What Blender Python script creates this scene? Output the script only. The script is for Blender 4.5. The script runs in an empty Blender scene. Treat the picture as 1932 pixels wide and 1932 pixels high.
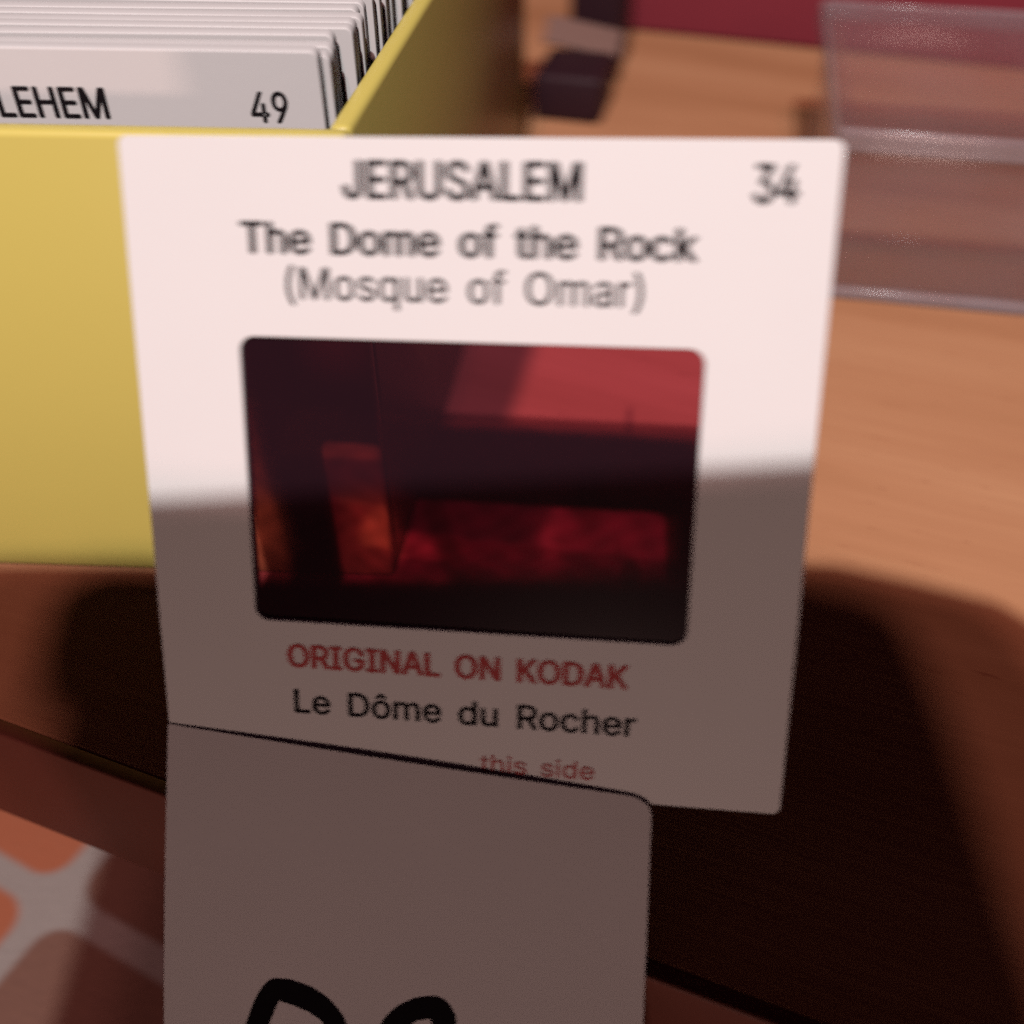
import bpy, bmesh, math, random
from mathutils import Vector, Matrix
from mathutils.geometry import delaunay_2d_cdt
import numpy as np
random.seed(7)
MM = 0.001
sc = bpy.context.scene
col = sc.collection

# ------------------------------------------------------------------ camera
PITCH = math.radians(43.0)          # looking down at the table
CAM_H = 84.6                        # mm above the table top
cd = bpy.data.cameras.new("camera")
cam = bpy.data.objects.new("camera", cd); col.objects.link(cam)
cam.location = (0, 0, CAM_H * MM)
cam.rotation_euler = (math.pi / 2 - PITCH, 0, 0)
cd.sensor_width = 36.0
cd.lens = 36.0 * 1950 / 1932
cd.clip_start = 0.002
cd.clip_end = 50
cd.dof.use_dof = True
cd.dof.focus_distance = 0.096
cd.dof.aperture_fstop = 16.5
cd.dof.aperture_ratio = 0.6         # hand-held: blur runs a little more up and down
sc.camera = cam

def camera_space(x, y, z):          # a point given right / up / ahead of the lens, mm -> world m
    c, s = math.cos(PITCH), math.sin(PITCH)
    return Vector((x, z * c + y * s, CAM_H - z * s + y * c)) * MM

# ------------------------------------------------------------------ dim warm room
w = bpy.data.worlds.new("World"); sc.world = w; w.use_nodes = True
bg = w.node_tree.nodes["Background"]
bg.inputs[0].default_value = (1.0, 0.36, 0.55, 1); bg.inputs[1].default_value = 0.014

def lamp(name, kind, loc, power, colour, radius=0.01, target=None, size=None):
    l = bpy.data.lights.new(name, kind); l.energy = power; l.color = colour
    if kind == 'AREA': l.shape = 'DISK'; l.size = size
    else: l.shadow_soft_size = radius
    o = bpy.data.objects.new(name, l); col.objects.link(o); o.location = loc
    if target is not None:
        o.rotation_euler = (Vector(target) - Vector(loc)).to_track_quat('-Z', 'Y').to_euler()
    return o
# desk lamp behind the photographer
lamp("desk_lamp_light", 'POINT', camera_space(-40, 140, -500), 10.8, (0.985, 1.0, 0.99), radius=0.0052)
# two bulbs of a reddish ceiling lamp further off
lamp("ceiling_lamp_light", 'POINT', camera_space(-340, 735, -3015), 84.0, (1.0, 0.50, 0.48), radius=0.075)
lamp("ceiling_lamp_light", 'POINT', camera_space(-90, 735, -3015), 60.0, (1.0, 0.50, 0.48), radius=0.075)
# added fill lamp that reaches upright faces from under the table's level
lamp("low_fill_light", 'AREA', (-0.06, -0.46, -0.062), 0.55, (1.0, 0.67, 0.58), target=(0, 0.05, 0.02), size=0.115)

sc.view_settings.view_transform = 'Standard'
sc.view_settings.look = 'None'
sc.view_settings.gamma = 1.0
sc.view_settings.exposure = 0.0
sc.render.engine = 'CYCLES'
sc.cycles.use_denoising = False      # keep a fine grain like the phone picture's
sc.cycles.max_bounces = 10
sc.cycles.diffuse_bounces = 0
sc.cycles.transparent_max_bounces = 24

# ------------------------------------------------------------------ materials
class NT:
    def __init__(s, name):
        s.m = bpy.data.materials.new(name); s.m.use_nodes = True
        s.t = s.m.node_tree; s.n = s.t.nodes; s.n.clear()
        s.out = s.n.new('ShaderNodeOutputMaterial')
    def add(s, kind, **kw):
        x = s.n.new(kind)
        for k, v in kw.items(): setattr(x, k, v)
        return x
    def link(s, a, b): s.t.links.new(a, b)
    def math(s, op, a, b=None, clamp=False):
        x = s.add('ShaderNodeMath', operation=op); x.use_clamp = clamp
        for i, v in enumerate((a, b)):
            if v is None: continue
            if isinstance(v, (int, float)): x.inputs[i].default_value = v
            else: s.link(v, x.inputs[i])
        return x.outputs[0]
    def vmath(s, op, a, b=None, scale=None):
        x = s.add('ShaderNodeVectorMath', operation=op)
        for i, v in enumerate((a, b)):
            if v is None: continue
            if isinstance(v, (tuple, list)): x.inputs[i].default_value = v
            else: s.link(v, x.inputs[i])
        if scale is not None: x.inputs['Scale'].default_value = scale
        return x
    def mix(s, fac, a, b):
        x = s.add('ShaderNodeMix', data_type='RGBA')
        if isinstance(fac, (int, float)): x.inputs[0].default_value = fac
        else: s.link(fac, x.inputs[0])
        for i, v in ((6, a), (7, b)):
            if isinstance(v, (tuple, list)): x.inputs[i].default_value = (*v, 1)
            else: s.link(v, x.inputs[i])
        return x.outputs[2]
    def noise(s, scale, detail=4, rough=.55, stretch=(1, 1, 1), rotz=0.0):
        tc = s.add('ShaderNodeTexCoord'); mp = s.add('ShaderNodeMapping')
        mp.inputs['Scale'].default_value = stretch
        mp.inputs['Rotation'].default_value = (0, 0, rotz)
        s.link(tc.outputs['Object'], mp.inputs['Vector'])
        x = s.add('ShaderNodeTexNoise'); x.inputs['Scale'].default_value = scale
        x.inputs['Detail'].default_value = detail; x.inputs['Roughness'].default_value = rough
        s.link(mp.outputs[0], x.inputs['Vector'])
        return x.outputs['Fac']
    def ramp(s, fac, stops):
        x = s.add('ShaderNodeValToRGB'); e = x.color_ramp.elements
        while len(e) < len(stops): e.new(0.5)
        for k, (p, c) in enumerate(stops): e[k].position = p; e[k].color = (*c, 1)
        s.link(fac, x.inputs[0]); return x.outputs[0]
    def principled(s, colour, rough=.5, spec=.4, bump=None, bump_d=0.0001, bump_s=.5):
        b = s.add('ShaderNodeBsdfPrincipled')
        if isinstance(colour, (tuple, list)): b.inputs['Base Color'].default_value = (*colour, 1)
        else: s.link(colour, b.inputs['Base Color'])
        if isinstance(rough, (int, float)): b.inputs['Roughness'].default_value = rough
        else: s.link(rough, b.inputs['Roughness'])
        b.inputs['Specular IOR Level'].default_value = spec
        if bump is not None:
            bp = s.add('ShaderNodeBump'); bp.inputs['Distance'].default_value = bump_d
            bp.inputs['Strength'].default_value = bump_s
            s.link(bump, bp.inputs['Height']); s.link(bp.outputs[0], b.inputs['Normal'])
        s.link(b.outputs[0], s.out.inputs[0]); return b

def plain(name, colour, rough=.5, spec=.4, vary=.04, scale=120, bump=.00002):
    t = NT(name); n = t.noise(scale, 5)
    lo = tuple(c * (1 - vary) for c in colour); hi = tuple(min(1, c * (1 + vary)) for c in colour)
    n2 = t.noise(scale * 12, 3)
    t.principled(t.mix(n, lo, hi), rough, spec, n2, bump, .4); return t.m

def wood():
    t = NT("wood"); yaw = 0.0
    big = t.noise(9, 4, .5, (1.2, 9, 9)); fine = t.noise(40, 6, .6, (1.0, 16, 16)); pore = t.noise(150, 3, .6, (1, 14, 14))
    base = t.ramp(big, [(0.25, (.46, .215, .100)), (0.5, (.61, .31, .16)), (0.75, (.69, .375, .20))])
    c = t.mix(t.math('MULTIPLY', fine, .45), base, (.46, .195, .10))
    c = t.mix(t.math('GREATER_THAN', pore, .68), c, (.40, .165, .085))
    r = t.math('ADD', t.math('MULTIPLY', fine, .2), .40)
    t.principled(c, r, .05, fine, .0002, .25)
    return t.m

def check_cloth():
    """pale bands with rounded fields of brown, rust and orange"""
    t = NT("check_cloth"); tc = t.add('ShaderNodeTexCoord')
    S = 46 * MM
    q = t.vmath('SCALE', tc.outputs['Object'], scale=1 / S)
    cell = t.vmath('FLOOR', q.outputs[0])
    fr = t.vmath('SUBTRACT', t.vmath('FRACTION', q.outputs[0]).outputs[0], (.5, .5, 0))
    a = t.vmath('ABSOLUTE', fr.outputs[0])
    b = t.vmath('MAXIMUM', t.vmath('SUBTRACT', a.outputs[0], (.36, .36, 9)).outputs[0], (0, 0, 0))
    d = t.math('SUBTRACT', t.vmath('LENGTH', b.outputs[0]).outputs['Value'], .095)
    sep = t.add('ShaderNodeSeparateXYZ'); t.link(cell.outputs[0], sep.inputs[0])
    par = t.math('PINGPONG', sep.outputs[0], 1.0)
    field = t.mix(par, (.17, .085, .065), (.40, .115, .055))
    weave = t.noise(900, 2)
    field = t.mix(t.math('MULTIPLY', weave, .35), field, (.30, .15, .10))
    line = t.mix(weave, (.27, .225, .205), (.36, .31, .285))
    edge = t.add('ShaderNodeMapRange'); edge.inputs[1].default_value = -.01; edge.inputs[2].default_value = .01
    t.link(d, edge.inputs[0])
    t.principled(t.mix(edge.outputs[0], field, line), .85, .15, weave, .0003, .5)
    return t.m

def clear_plastic(name, haze):
    t = NT(name)
    tr = t.add('ShaderNodeBsdfTransparent'); tr.inputs[0].default_value = (.990, .982, .984, 1)
    gl = t.add('ShaderNodeBsdfGlossy'); gl.inputs['Roughness'].default_value = .12; gl.inputs[0].default_value = (.9, .9, .9, 1)
    df = t.add('ShaderNodeBsdfDiffuse'); df.inputs[0].default_value = (.75, .66, .70, 1)
    tl = t.add('ShaderNodeBsdfTranslucent'); tl.inputs[0].default_value = (.75, .66, .70, 1)
    fr = t.add('ShaderNodeFresnel'); fr.inputs[0].default_value = 1.45
    smear = t.math('MULTIPLY', t.noise(60, 4), haze * 1.6)
    m0 = t.add('ShaderNodeMixShader'); m0.inputs[0].default_value = .4; t.link(df.outputs[0], m0.inputs[1]); t.link(tl.outputs[0], m0.inputs[2])
    m1 = t.add('ShaderNodeMixShader'); t.link(smear, m1.inputs[0]); t.link(tr.outputs[0], m1.inputs[1]); t.link(m0.outputs[0], m1.inputs[2])
    m2 = t.add('ShaderNodeMixShader'); t.link(t.math('MULTIPLY', fr.outputs[0], .35), m2.inputs[0]); t.link(m1.outputs[0], m2.inputs[1]); t.link(gl.outputs[0], m2.inputs[2])
    t.link(m2.outputs[0], t.out.inputs[0]); return t.m

def film_material():
    t = NT("film"); at = t.add('ShaderNodeAttribute', attribute_name="dye")
    tr = t.add('ShaderNodeBsdfTransparent'); t.link(at.outputs['Color'], tr.inputs[0])
    gl = t.add('ShaderNodeBsdfGlossy'); gl.inputs['Roughness'].default_value = .25; gl.inputs[0].default_value = (.8, .8, .8, 1)
    df = t.add('ShaderNodeBsdfDiffuse'); df.inputs[0].default_value = (.11, .040, .065, 1)
    fr = t.add('ShaderNodeFresnel'); fr.inputs[0].default_value = 1.35
    m = t.add('ShaderNodeMixShader'); m.inputs[0].default_value = .16
    t.link(tr.outputs[0], m.inputs[1]); t.link(df.outputs[0], m.inputs[2])
    m2 = t.add('ShaderNodeMixShader'); t.link(t.math('MULTIPLY', fr.outputs[0], .5), m2.inputs[0])
    t.link(m.outputs[0], m2.inputs[1]); t.link(gl.outputs[0], m2.inputs[2])
    t.link(m2.outputs[0], t.out.inputs[0]); return t.m

M = dict(
    wood=wood(), cloth=check_cloth(), film=film_material(),
    clear=clear_plastic("clear_plastic", .09), clear_edge=clear_plastic("clear_plastic_rim", .42),
    mount=plain("white_mount", (.80, .79, .78), .55, .3, .02, 60),
    card=plain("white_card", (.74, .70, .70), .8, .2, .03, 90, .00004),
    black_ink=plain("black_ink", (.012, .009, .011), .8, .08, .3, 900),
    red_ink=plain("red_ink", (.50, .075, .075), .7, .2, .2, 900),
    marker=plain("marker_ink", (.006, .004, .006), .8, .05, .3, 300),
    yellow=plain("yellow_plastic", (.76, .65, .16), .38, .45, .05, 25),
    red_cover=plain("dark_red_cover", (.34, .045, .065), .7, .25, .10, 60, .0001),
    pages=plain("page_edges", (.55, .42, .34), .9, .1, .1, 200),
    dark=plain("dark_leather", (.035, .012, .018), .6, .3, .2, 150, .0001),
    pale=plain("pale_lining", (.24, .145, .12), .8, .2, .06, 150),
    dark_wood=plain("dark_wood", (.17, .052, .036), .5, .2, .15, 60, .0001),
    black=plain("black_plastic", (.02, .02, .022), .45, .4, .1, 100),
    glass=plain("dark_glass", (.01, .01, .014), .08, .5, .1, 100),
)

# ------------------------------------------------------------------ builders
def link(name, me, mat, parent=None):
    o = bpy.data.objects.new(name, me); col.objects.link(o)
    if mat is not None:
        me.materials.clear(); me.materials.append(mat)
    if parent is not None: o.parent = parent
    return o
def thing(name, label, cat, mat=None, group=None):
    o = bpy.data.objects.new(name, None); col.objects.link(o); o.empty_display_size = .005
    if mat is not None: o.matrix_world = mat
    tag(o, label, cat, group); return o
def tag(o, label, cat, group=None):
    o["label"] = label; o["category"] = cat
    if group: o["group"] = group
    return o
def smooth(me, ang=40):
    for p in me.polygons: p.use_smooth = True
    try: me.set_sharp_from_angle(angle=math.radians(ang))
    except Exception: pass
    return me
def box_mesh(name, x0, x1, y0, y1, z0, z1, bev=.3, seg=3):
    bm = bmesh.new(); bmesh.ops.create_cube(bm, size=1)
    for v in bm.verts:
        v.co = Vector(((x0 if v.co.x < 0 else x1), (y0 if v.co.y < 0 else y1), (z0 if v.co.z < 0 else z1))) * MM
    if bev: bmesh.ops.bevel(bm, geom=bm.edges[:], offset=bev * MM, segments=seg, affect='EDGES', profile=.5)
    me = bpy.data.meshes.new(name); bm.to_mesh(me); bm.free(); return smooth(me)
def rounded(wd, ht, r, n=8, cx=0, cy=0):
    pts = []
    for k, (sx, sy) in enumerate(((1, 1), (-1, 1), (-1, -1), (1, -1))):
        for i in range(n + 1):
            a = math.pi / 2 * (k + i / n)
            pts.append((cx + sx * (wd / 2 - r) + r * math.cos(a), cy + sy * (ht / 2 - r) + r * math.sin(a)))
    return pts
def curve_mesh(name, loops, half, bev):
    cu = bpy.data.curves.new(name, 'CURVE'); cu.dimensions = '2D'; cu.fill_mode = 'BOTH'
    cu.extrude = half * MM; cu.bevel_depth = bev * MM; cu.bevel_resolution = 2
    for lp in loops:
        s = cu.splines.new('POLY'); s.points.add(len(lp) - 1)
        for p, (x, y) in zip(s.points, lp): p.co = (x * MM, y * MM, 0, 1)
        s.use_cyclic_u = True
    o = bpy.data.objects.new(name, cu); col.objects.link(o)
    me = bpy.data.meshes.new_from_object(o.evaluated_get(bpy.context.evaluated_depsgraph_get()))
    bpy.data.objects.remove(o); bpy.data.curves.remove(cu); me.name = name
    return smooth(me)
def load_font():
    import os
    try:
        p = os.path.join(bpy.utils.system_resource('DATAFILES'), "fonts", "Inter.woff2")
        return bpy.data.fonts.load(p)
    except Exception:
        return None
FONT = load_font()
def text_part(name, s, x0, x1, base, cap, mat, parent, bold=0.0, z=.03, word=1.0):
    """printed line between x0 and x1 (mm), standing on base with the given capital height"""
    def make(body):
        """outline of the text, filled by a triangulation that keeps only the even-odd inside"""
        cu = bpy.data.curves.new(name, 'FONT'); cu.body = body; cu.size = 1.0
        if FONT: cu.font = FONT
        cu.space_word = word; cu.resolution_u = 4
        cu.dimensions = '2D'; cu.fill_mode = 'NONE'
        o = bpy.data.objects.new(name, cu); col.objects.link(o)
        me = bpy.data.meshes.new_from_object(o.evaluated_get(bpy.context.evaluated_depsgraph_get()))
        bpy.data.objects.remove(o); bpy.data.curves.remove(cu)
        P = [v.co.to_2d() for v in me.vertices]; E = [tuple(e.vertices) for e in me.edges]
        bpy.data.meshes.remove(me)
        V, _, F = delaunay_2d_cdt(P, E, [], 0, 1e-5)[:3]
        A = np.array([P[i][:] for i, _ in E]); B = np.array([P[j][:] for _, j in E])
        keep = []
        for f in F:
            cx = sum(V[i][0] for i in f) / len(f); cy = sum(V[i][1] for i in f) / len(f)
            m = (A[:, 1] > cy) != (B[:, 1] > cy)
            xa = A[m, 0] + (cy - A[m, 1]) / (B[m, 1] - A[m, 1]) * (B[m, 0] - A[m, 0])
            if int((xa > cx).sum()) % 2: keep.append(tuple(f))
        return [(v[0], v[1]) for v in V], keep
    CAPH = max(v[1] for v in make("H")[0])
    pts, faces = make(s)
    xs = [v[0] for v in pts]; a, b = min(xs), max(xs)
    k = (x1 - x0 - bold) / (b - a)
    src = [(x0 + bold / 2 + (v[0] - a) * k, base + v[1] / CAPH * cap) for v in pts]
    vs, fs = [], []
    offs = [(0, 0)] if bold <= 0 else [(-.5, 0), (.5, 0), (0, .22), (0, -.22)]       # heavier strokes
    for j, (dx, dy) in enumerate(offs):
        n = len(vs); vs += [Vector((x + dx * bold, y + dy * bold, z + j * .003)) * MM for x, y in src]
        fs += [tuple(i + n for i in f) for f in faces]
    me = bpy.data.meshes.new(name); me.from_pydata(vs, [], fs)
    return link(name, me, mat, parent)

# ------------------------------------------------------------------ table and the cushion below its edge
EDGE = math.atan2(-0.385, 1.0)      # the table's front edge runs askew to the view
T = Matrix.Translation(Vector((-19.6, 48.9, 0)) * MM) @ Matrix.Rotation(EDGE, 4, 'Z')
table = thing("wooden_table", "orange brown wooden table carrying the yellow box of slides", "table", T)
link("tabletop", box_mesh("tabletop", -420, 520, 0, 520, -18.5, 0, .25, 3), M['wood'], table)
link("edge_strip", box_mesh("edge_strip", -420, 520, -1.6, -.01, -18.5, -.02, .3, 3), M['dark_wood'], table)
for lx, ly in ((-400, 500), (500, 500), (-400, 24), (500, 24)):
    link("leg", box_mesh("leg", lx - 18, lx + 18, ly - 18, ly + 18, -120, -18.6, 1, 2), M['wood'], table)
CU = Matrix.Translation(Vector((-67.1, 71.7, -60)) * MM) @ Matrix.Rotation(math.radians(-27), 4, 'Z')
cushion = link("checked_cushion", box_mesh("checked_cushion", -260, 300, -260, 160, -70, 0, 14, 6), M['cloth'])
cushion.matrix_world = CU
tag(cushion, "orange and brown cushion with pale crossing bands below the table edge", "cushion")

# ------------------------------------------------------------------ slide mounts
OUT = rounded(50, 50, .55); APER = rounded(34.2, 22.6, 1.25)
mount_me = curve_mesh("mount", [OUT, APER], .63, .12)          # 1.5 mm thick, centred on its plane

def film_mesh(picture):
    NX, NY = 176, 118; wd, ht = 35.6, 24.0
    vs, fs, cs = [], [], []
    for j in range(NY + 1):
        for i in range(NX + 1):
            x = (i / NX - .5) * wd; y = (j / NY - .5) * ht
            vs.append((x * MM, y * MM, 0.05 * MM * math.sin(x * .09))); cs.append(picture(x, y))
    for j in range(NY):
        for i in range(NX):
            a = j * (NX + 1) + i; fs.append((a, a + 1, a + NX + 2, a + NX + 1))
    me = bpy.data.meshes.new("film"); me.from_pydata(vs, [], fs)
    at = me.color_attributes.new("dye", 'FLOAT_COLOR', 'POINT')
    at.data.foreach_set("color", [k for c in cs for k in (*c, 1.0)])
    for p in me.polygons: p.use_smooth = True
    return me
def sstep(a, b, x):
    t = max(0.0, min(1.0, (x - a) / (b - a))); return t * t * (3 - 2 * t)
def picture(x, y):
    """a faded red transparency: sky over a low dark skyline with a thin spire, a small arch below; box shadow and lit wall painted in"""
    sky = Vector((.80, .215, .42)); land = Vector((.36, .066, .17)); ground = Vector((.075, .014, .028)); glow = Vector((.80, .20, .40)); box_shade = Vector((.23, .065, .15))
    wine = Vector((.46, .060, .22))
    hor = 5.1 - .055 * (x - 2) + .12 * math.sin(x * .7)
    t = sstep(-.45, .45, y - hor)
    c = land.lerp(sky, t)
    sp = sstep(.30, .10, abs(x - 11.9)) * sstep(7.3, 6.4, y) * t                         # spire
    c = c.lerp(land, sp * .85)
    in_shade = sstep(1.0, -1.0, x - (3.3 + .33 * (y - 6)))                                   # yellow box's shadow seen through the film, painted into the dye
    c = c.lerp(box_shade, in_shade * t)
    c = c.lerp(Vector((1.0, .30, .45)), .9 * sstep(4.6, 3.2, math.hypot(x + 10.5, (y - 2.6) * 1.15)) * sstep(1.9, 2.5, y))   # dome
    for (ax, aw, ay, ah, k, hue) in ((-7.5, 2.35, -3.6, 3.4, 1.0, Vector((.85, .28, .42))), (-15.6, 1.9, -4.4, 3.9, .80, glow), (6.1, .5, -3.4, 2.3, .6, glow), (12.0, 4.4, -3.2, 3.2, .50, Vector((.13, .022, .070))), (.6, 5.6, -3.6, 3.0, .42, Vector((.24, .034, .12)))):  # left blocks paint in the lit yellow wall; dark ones dim lamplight coming through
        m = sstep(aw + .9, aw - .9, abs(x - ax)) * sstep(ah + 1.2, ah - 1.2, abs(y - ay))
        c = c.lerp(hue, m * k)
    m = sstep(1.05, .7, math.hypot((x - 12.5) / .9, (y + 5.9) / 1.35)) * sstep(-7.0, -6.6, y)
    c = c.lerp(ground, m * .8)
    c = c.lerp(ground, sstep(-6.9 + .05 * x, -8.2 + .05 * x, y))
    tree = sstep(2.1, .8, math.hypot((x - 9.2) / .8, (y - .2) / 1.7))
    c = c.lerp(ground, tree * .6)
    arm = sstep(1.5, .4, abs(x + 2.0 + .33 * (y + 3))) * sstep(2.5, 1.0, y)
    c = c.lerp(ground, arm * .65)
    g = 1 + .22 * math.sin(x * 1.9 + 1.3 * math.sin(y * 1.1)) * math.sin(y * 2.3 + .8 * math.sin(x * .9)) * (1 - t)
    return tuple(c * g)

C = Vector((-3.48, 57.55, 32.93))
def basis(right, up, origin):
    r = right.normalized(); u = (up - r * up.dot(r)).normalized(); n = r.cross(u)
    m = Matrix((r, u, n)).transposed().to_4x4(); m.translation = origin * MM; return m
S_TL, S_TR, S_BR, S_BL = (Vector(p) for p in ((-27.9, 71.7, 54.1), (21.7, 65.8, 56.3), (21.0, 43.4, 11.6), (-28.6, 49.3, 9.4)))
SM = basis((S_TR - S_TL) + (S_BR - S_BL), (S_TL - S_BL) + (S_TR - S_BR), (S_TL + S_TR + S_BL + S_BR) / 4)
slide = thing("photo_slide", "white mounted slide titled JERUSALEM propped up behind the white card", "slide", SM)
mo = link("mount", mount_me, M['mount'], slide); mo.location = (0, 0, -.75 * MM)
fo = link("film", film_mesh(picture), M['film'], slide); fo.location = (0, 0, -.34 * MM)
fo["label"] = "dark red transparency film in the rounded window"
K, RD = M['black_ink'], M['red_ink']
text_part("title_text", "JERUSALEM", -8.8, 8.0, 21.05, 2.5, K, slide, .25)
text_part("number_text", "34", 19.4, 22.4, 21.05, 2.5, K, slide, .22)
text_part("caption_text", "The Dome of the Rock", -16.45, 16.05, 17.2, 2.15, K, slide, .24, word=1.6)
text_part("caption_text", "(Mosque of Omar)", -13.2, 12.45, 14.0, 2.25, K, slide, .07, word=1.6)
text_part("brand_text", "ORIGINAL ON KODAK", -14.55, 12.8, -15.15, 1.95, RD, slide, .24, word=1.6)
text_part("caption_text", "Le Dôme du Rocher", -14.15, 13.55, -19.2, 2.05, K, slide, .15, word=1.6)
text_part("side_text", "this side", 1.2, 10.4, -23.3, 1.5, RD, slide, .04, word=1.6)

# ------------------------------------------------------------------ white card in front
def card_mesh():
    tl, tr = Vector((-28.66, 50.95, 12.95)), Vector((11.15, 44.6, 11.75))
    bl, br = Vector((-31.0, -2.5, -59.5)), Vector((8.9, -9.5, -59.5))
    US = [k / 19 for k in range(19)] + [.958, .966, .974, .982, .989, .995, 1.0]; NU, NV = len(US) - 1, 30; th = .38
    def P(u, v):
        p = tl.lerp(tr, u).lerp(bl.lerp(br, u), v)
        n = Vector((-.13, -.79, .60)).normalized()
        p += n * (.6 * math.sin(math.pi * v) + .3 * math.sin(math.pi * u) * (1 - v) ** 2)   # a slight bow
        p.x += .45 * math.sin(math.pi * min(1, v * 1.6)) * (u - 1) * 1.0
        return p, n
    vs, fs = [], []
    for side in (0, 1):
        for j in range(NV + 1):
            for i in range(NU + 1):
                u, v = US[i], j / NV; d = max(0.0, (u - .95) / .05); p, n = P(u, v + (1 - v) * .014 * (1 - math.sqrt(max(0, 1 - d * d)))); vs.append((p - n * th * side) * MM)
    W = NU + 1; A = W * (NV + 1)
    for j in range(NV):
        for i in range(NU):
            a = j * W + i; fs.append((a, a + W, a + W + 1, a + 1)); fs.append((A + a, A + a + 1, A + a + W + 1, A + a + W))
    rim = [i for i in range(NU)] + [j * W + NU for j in range(NV)] + [NV * W + i for i in range(NU, 0, -1)] + [j * W for j in range(NV, 0, -1)]
    for k in range(len(rim)):
        a, b = rim[k], rim[(k + 1) % len(rim)]; fs.append((a, b, A + b, A + a))
    me = bpy.data.meshes.new("sheet"); me.from_pydata(vs, [], fs)
    bm = bmesh.new(); bm.from_mesh(me); bmesh.ops.recalc_face_normals(bm, faces=bm.faces[:]); bm.to_mesh(me); bm.free()
    return smooth(me, 50), P
sheet_me, CARD = card_mesh()
card = thing("white_card", "plain white card with black marker letters, upright before the slide", "card")
link("sheet", sheet_me, M['card'], card)
def stroke(pts, half):
    """marker line on the card through (u, v) points, rounded ends"""
    sm = []
    for k in range(len(pts) - 1):
        p0 = pts[max(0, k - 1)]; p1 = pts[k]; p2 = pts[k + 1]; p3 = pts[min(len(pts) - 1, k + 2)]
        for i in range(8):
            t = i / 8
            sm.append(tuple(.5 * ((2 * p1[d]) + (-p0[d] + p2[d]) * t + (2 * p0[d] - 5 * p1[d] + 4 * p2[d] - p3[d]) * t * t + (-p0[d] + 3 * p1[d] - 3 * p2[d] + p3[d]) * t ** 3) for d in (0, 1)))
    sm.append(pts[-1])
    Pw = [CARD(u, v) for u, v in sm]; vs, fs = [], []
    n = len(Pw)
    for k, (p, nn) in enumerate(Pw):
        d = (Pw[min(n - 1, k + 1)][0] - Pw[max(0, k - 1)][0]).normalized(); s = d.cross(nn).normalized()
        h = half * (1 + .07 * math.sin(k * .17 + 1) + .02 * math.sin(k * .8))
        q = p + nn * .05; vs += [(q + s * h) * MM, (q - s * h) * MM]
        if k: fs.append((2 * k - 2, 2 * k - 1, 2 * k + 1, 2 * k))
    for e, sg in ((0, -1), (n - 1, 1)):
        p, nn = Pw[e]; d = (Pw[min(n - 1, e + 1)][0] - Pw[max(0, e - 1)][0]).normalized() * sg; s = d.cross(nn).normalized()
        b = len(vs); 
        for i in range(9):
            a = math.pi * i / 8; vs.append((p + nn * .05 + (s * math.cos(a) + d * math.sin(a)) * half) * MM)
        fs.append(tuple(range(b, b + 9)))
    me = bpy.data.meshes.new("marker_stroke"); me.from_pydata(vs, [], fs)
    return link("marker_stroke", me, M['marker'], card)
q = 57.9 / 72.4                     # letters sit in the card's upper half, cut by the frame
stroke([(u, v * q - .014) for u, v in ((.15, .47), (.18, .41), (.215, .345), (.238, .318), (.262, .314), (.30, .317), (.335, .324), (.365, .338), (.385, .365), (.39, .41), (.34, .44), (.25, .45))], 1.0)
stroke([(u, v * q - .014) for u, v in ((.60, .318), (.585, .304), (.555, .305), (.52, .316), (.49, .338), (.47, .38), (.48, .43), (.54, .45))], 1.0)

# ------------------------------------------------------------------ yellow box with the rest of the slides
BY = math.radians(-2.5)
SKEW = 0.095                        # the box sides run a little askew to its front
BM = Matrix.Translation(Vector((-13.2, 79.9, 0)) * MM) @ Matrix.Rotation(BY, 4, 'Z')   # origin: front right bottom corner
ybox = thing("slide_box", "open yellow plastic box packed with white slides", "box", BM)
def skewed(me):
    for v in me.vertices: v.co.x += v.co.y * SKEW
    return me
BW, BD, BH, BT = 58.0, 112.0, 50.6, 1.9
link("base", skewed(box_mesh("base", -BW + 1.95, -1.95, 1.95, BD - 1.95, .1, 2.0, .3)), M['yellow'], ybox)
link("front_wall", skewed(box_mesh("front_wall", -BW, 0, 0, BT, 0.02, BH, .6)), M['yellow'], ybox)
link("back_wall", skewed(box_mesh("back_wall", -BW, 0, BD - BT, BD, 0.02, BH, .6)), M['yellow'], ybox)
link("side_wall", skewed(box_mesh("side_wall", -BT, 0, BT + .03, BD - BT - .03, 0.02, BH, .6)), M['yellow'], ybox)
link("side_wall", skewed(box_mesh("side_wall", -BW, -BW + BT, BT + .03, BD - BT - .03, 0.02, BH, .6)), M['yellow'], ybox)
link("slide_rest", skewed(box_mesh("slide_rest", -BW + 2.2, -2.2, 2.2, BD - 2.2, 2.03, 4.0, .3)), M['yellow'], ybox)

def boxed_slide(k, yoff, lean, dx, dz, tilt, label, group=None):
    """one slide standing in the box; lean in degrees backwards"""
    m = BM @ Matrix.Translation(Vector((-BW / 2 + .9 + dx + yoff * SKEW, yoff, 4.02 + dz)) * MM) @ Matrix.Rotation(math.radians(tilt), 4, 'Y') @ Matrix.Rotation(math.radians(90 - lean), 4, 'X')
    r = thing("boxed_slide", label, "slide", m, group)
    o = link("mount", mount_me, None, r); o.location = (0, 25 * MM, 0)
    return r
first = boxed_slide(0, 5.4, 1.0, -.2, 1.0, 0.0, "white slide numbered 49, the foremost one standing in the yellow box")
ft = text_part("title_text", "BETHLEHEM", -9.9, 7.0, 44.5, 2.5, K, first, .20, z=.80)
text_part("number_text", "49", 19.0, 22.2, 44.4, 2.5, K, first, .15, z=.80)
y = 5.4
LAB = "white slide in the row packed further back in the yellow box"
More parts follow.
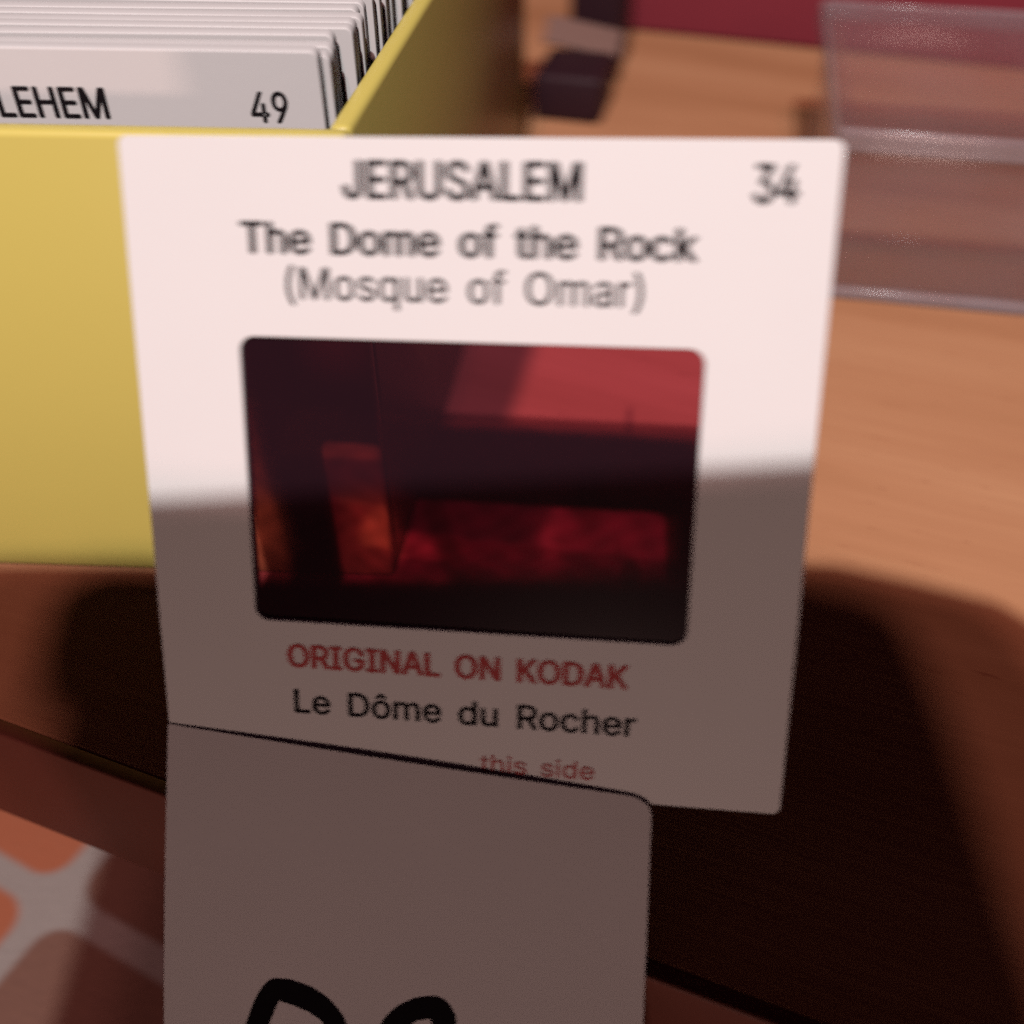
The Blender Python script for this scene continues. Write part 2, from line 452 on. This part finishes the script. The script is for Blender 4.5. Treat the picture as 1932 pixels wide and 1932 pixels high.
for k in range(1, 34):
    y += 1.56 + random.uniform(0, .28)
    if k in (2, 5): y += .5
    boxed_slide(k, y, 1.0 + random.uniform(-.5, .9), random.uniform(-.9, .9), random.uniform(.2, .6), random.uniform(-.35, .35), LAB if k > 1 else "white slide standing directly behind the slide numbered 49", "slides packed in the yellow box")

# ------------------------------------------------------------------ low clear plastic box
PM = Matrix.Translation(Vector((46.6, 141.0, 0)) * MM) @ Matrix.Rotation(math.radians(-10.5), 4, 'Z')
pbox = thing("clear_plastic_box", "low transparent plastic box on the wooden table", "box", PM)
PW, PD, PH = 110.0, 52.0, 26.5
link("base", box_mesh("base", 0, PW, 0, PD, 0.05, 1.3, .4), M['clear'], pbox)
link("front_wall", box_mesh("front_wall", 0, PW, 0, 1.3, 1.35, PH - 1.4, .4), M['clear'], pbox)
link("back_wall", box_mesh("back_wall", 0, PW, PD - 1.3, PD, 1.35, PH - 1.4, .4), M['clear'], pbox)
for x in (0, PW - 1.3):
    link("side_wall", box_mesh("side_wall", x, x + 1.3, 1.35, PD - 1.35, 1.35, PH - 1.4, .4), M['clear'], pbox)
lid = link("lid", box_mesh("lid", -1, PW + 1, -1, PD + 1, PH - 1.35, PH, .4), M['clear'], pbox)
link("lid_rim", box_mesh("lid_rim", -1.4, PW + 1.4, -2.0, -1.05, PH - 3.2, PH + .1, .4), M['clear_edge'], lid)
link("lid_rim", box_mesh("lid_rim", -2.0, -1.05, -.9, PD + .9, PH - 3.2, PH + .1, .4), M['clear_edge'], lid)
link("lid_rim", box_mesh("lid_rim", -1.4, PW + 1.4, PD + 1.05, PD + 2.0, PH - 3.2, PH + .1, .4), M['clear_edge'], lid)
link("foot_rim", box_mesh("foot_rim", -.4, PW + .4, -1.6, -.05, .02, 1.9, .5), M['clear_edge'], pbox)

# ------------------------------------------------------------------ dark red box and the dark case behind
RM = Matrix.Translation(Vector((22.5, 261.5, 0)) * MM) @ Matrix.Rotation(math.radians(-17), 4, 'Z')
red = thing("red_box", "dark red box standing at the back of the table", "box", RM)
link("body", box_mesh("body", 0, 190, 0, 90, 0, 52, 1.2), M['red_cover'], red)
link("lid", box_mesh("lid", -1, 191, -1, 91, 52.1, 68, 1.2), M['red_cover'], red)

DM = Matrix.Translation(Vector((4.0, 207.5, 0)) * MM) @ Matrix.Rotation(math.radians(-14), 4, 'Z')
case = thing("dark_case", "small dark case with a pale lifted flap beside the yellow box", "case", DM)
link("body", box_mesh("body", 0, 14, 0, 16, 0, 9, 1.2), M['dark'], case)
fl = link("flap", box_mesh("flap", -1.5, 14.5, 0, 6.5, 0, .9, .3), M['pale'], case)
fl.matrix_local = Matrix.Translation(Vector((0, 16, 9.2)) * MM) @ Matrix.Rotation(math.radians(35), 4, 'X') @ Matrix.Rotation(math.radians(12), 4, 'Y')
post = link("lid", box_mesh("lid", 1, 13, 30, 42, 0, 40, 1.5), M['dark'], case)

# ------------------------------------------------------------------ unseen blocker added to cast the phone and hand shadow, behind the lens point
c0 = camera_space(0, 0, 0)
KM = Matrix.Translation(c0) @ Matrix.Rotation(math.pi / 2 - PITCH, 4, 'X')
blocker = thing("shadow_blocker", "black shadow blocker added out of view behind the lens, for phone and hand", "camera", KM)
OUTLINE = [(-54.5, -44), (-54.5, 11), (-60, 15), (-61.5, 21.5), (-58, 24.5), (-41, 24.5), (-36, 23.8), (-30.4, 23.0), (11.8, 23.7), (16, 24.7), (20, 24.5), (25.6, 23), (33, 20.7), (35.6, 18.4), (36.2, 14), (36.2, -44), (33, -48), (-52, -48)]  # blocker's edge, fitted to the shadow lines on slide and table
body = curve_mesh("body", [OUTLINE], 9.6, 1.2)
bo = link("body", body, M['black'], blocker); bo.location = (0, 0, 26 * MM)
ring = curve_mesh("blocker_ring", [rounded(26, 26, 12.99, 14), rounded(20, 20, 9.99, 14)], 2.0, .4)
ro = link("blocker_ring", ring, M['glass'], blocker); ro.location = (0, 0, 12.5 * MM)
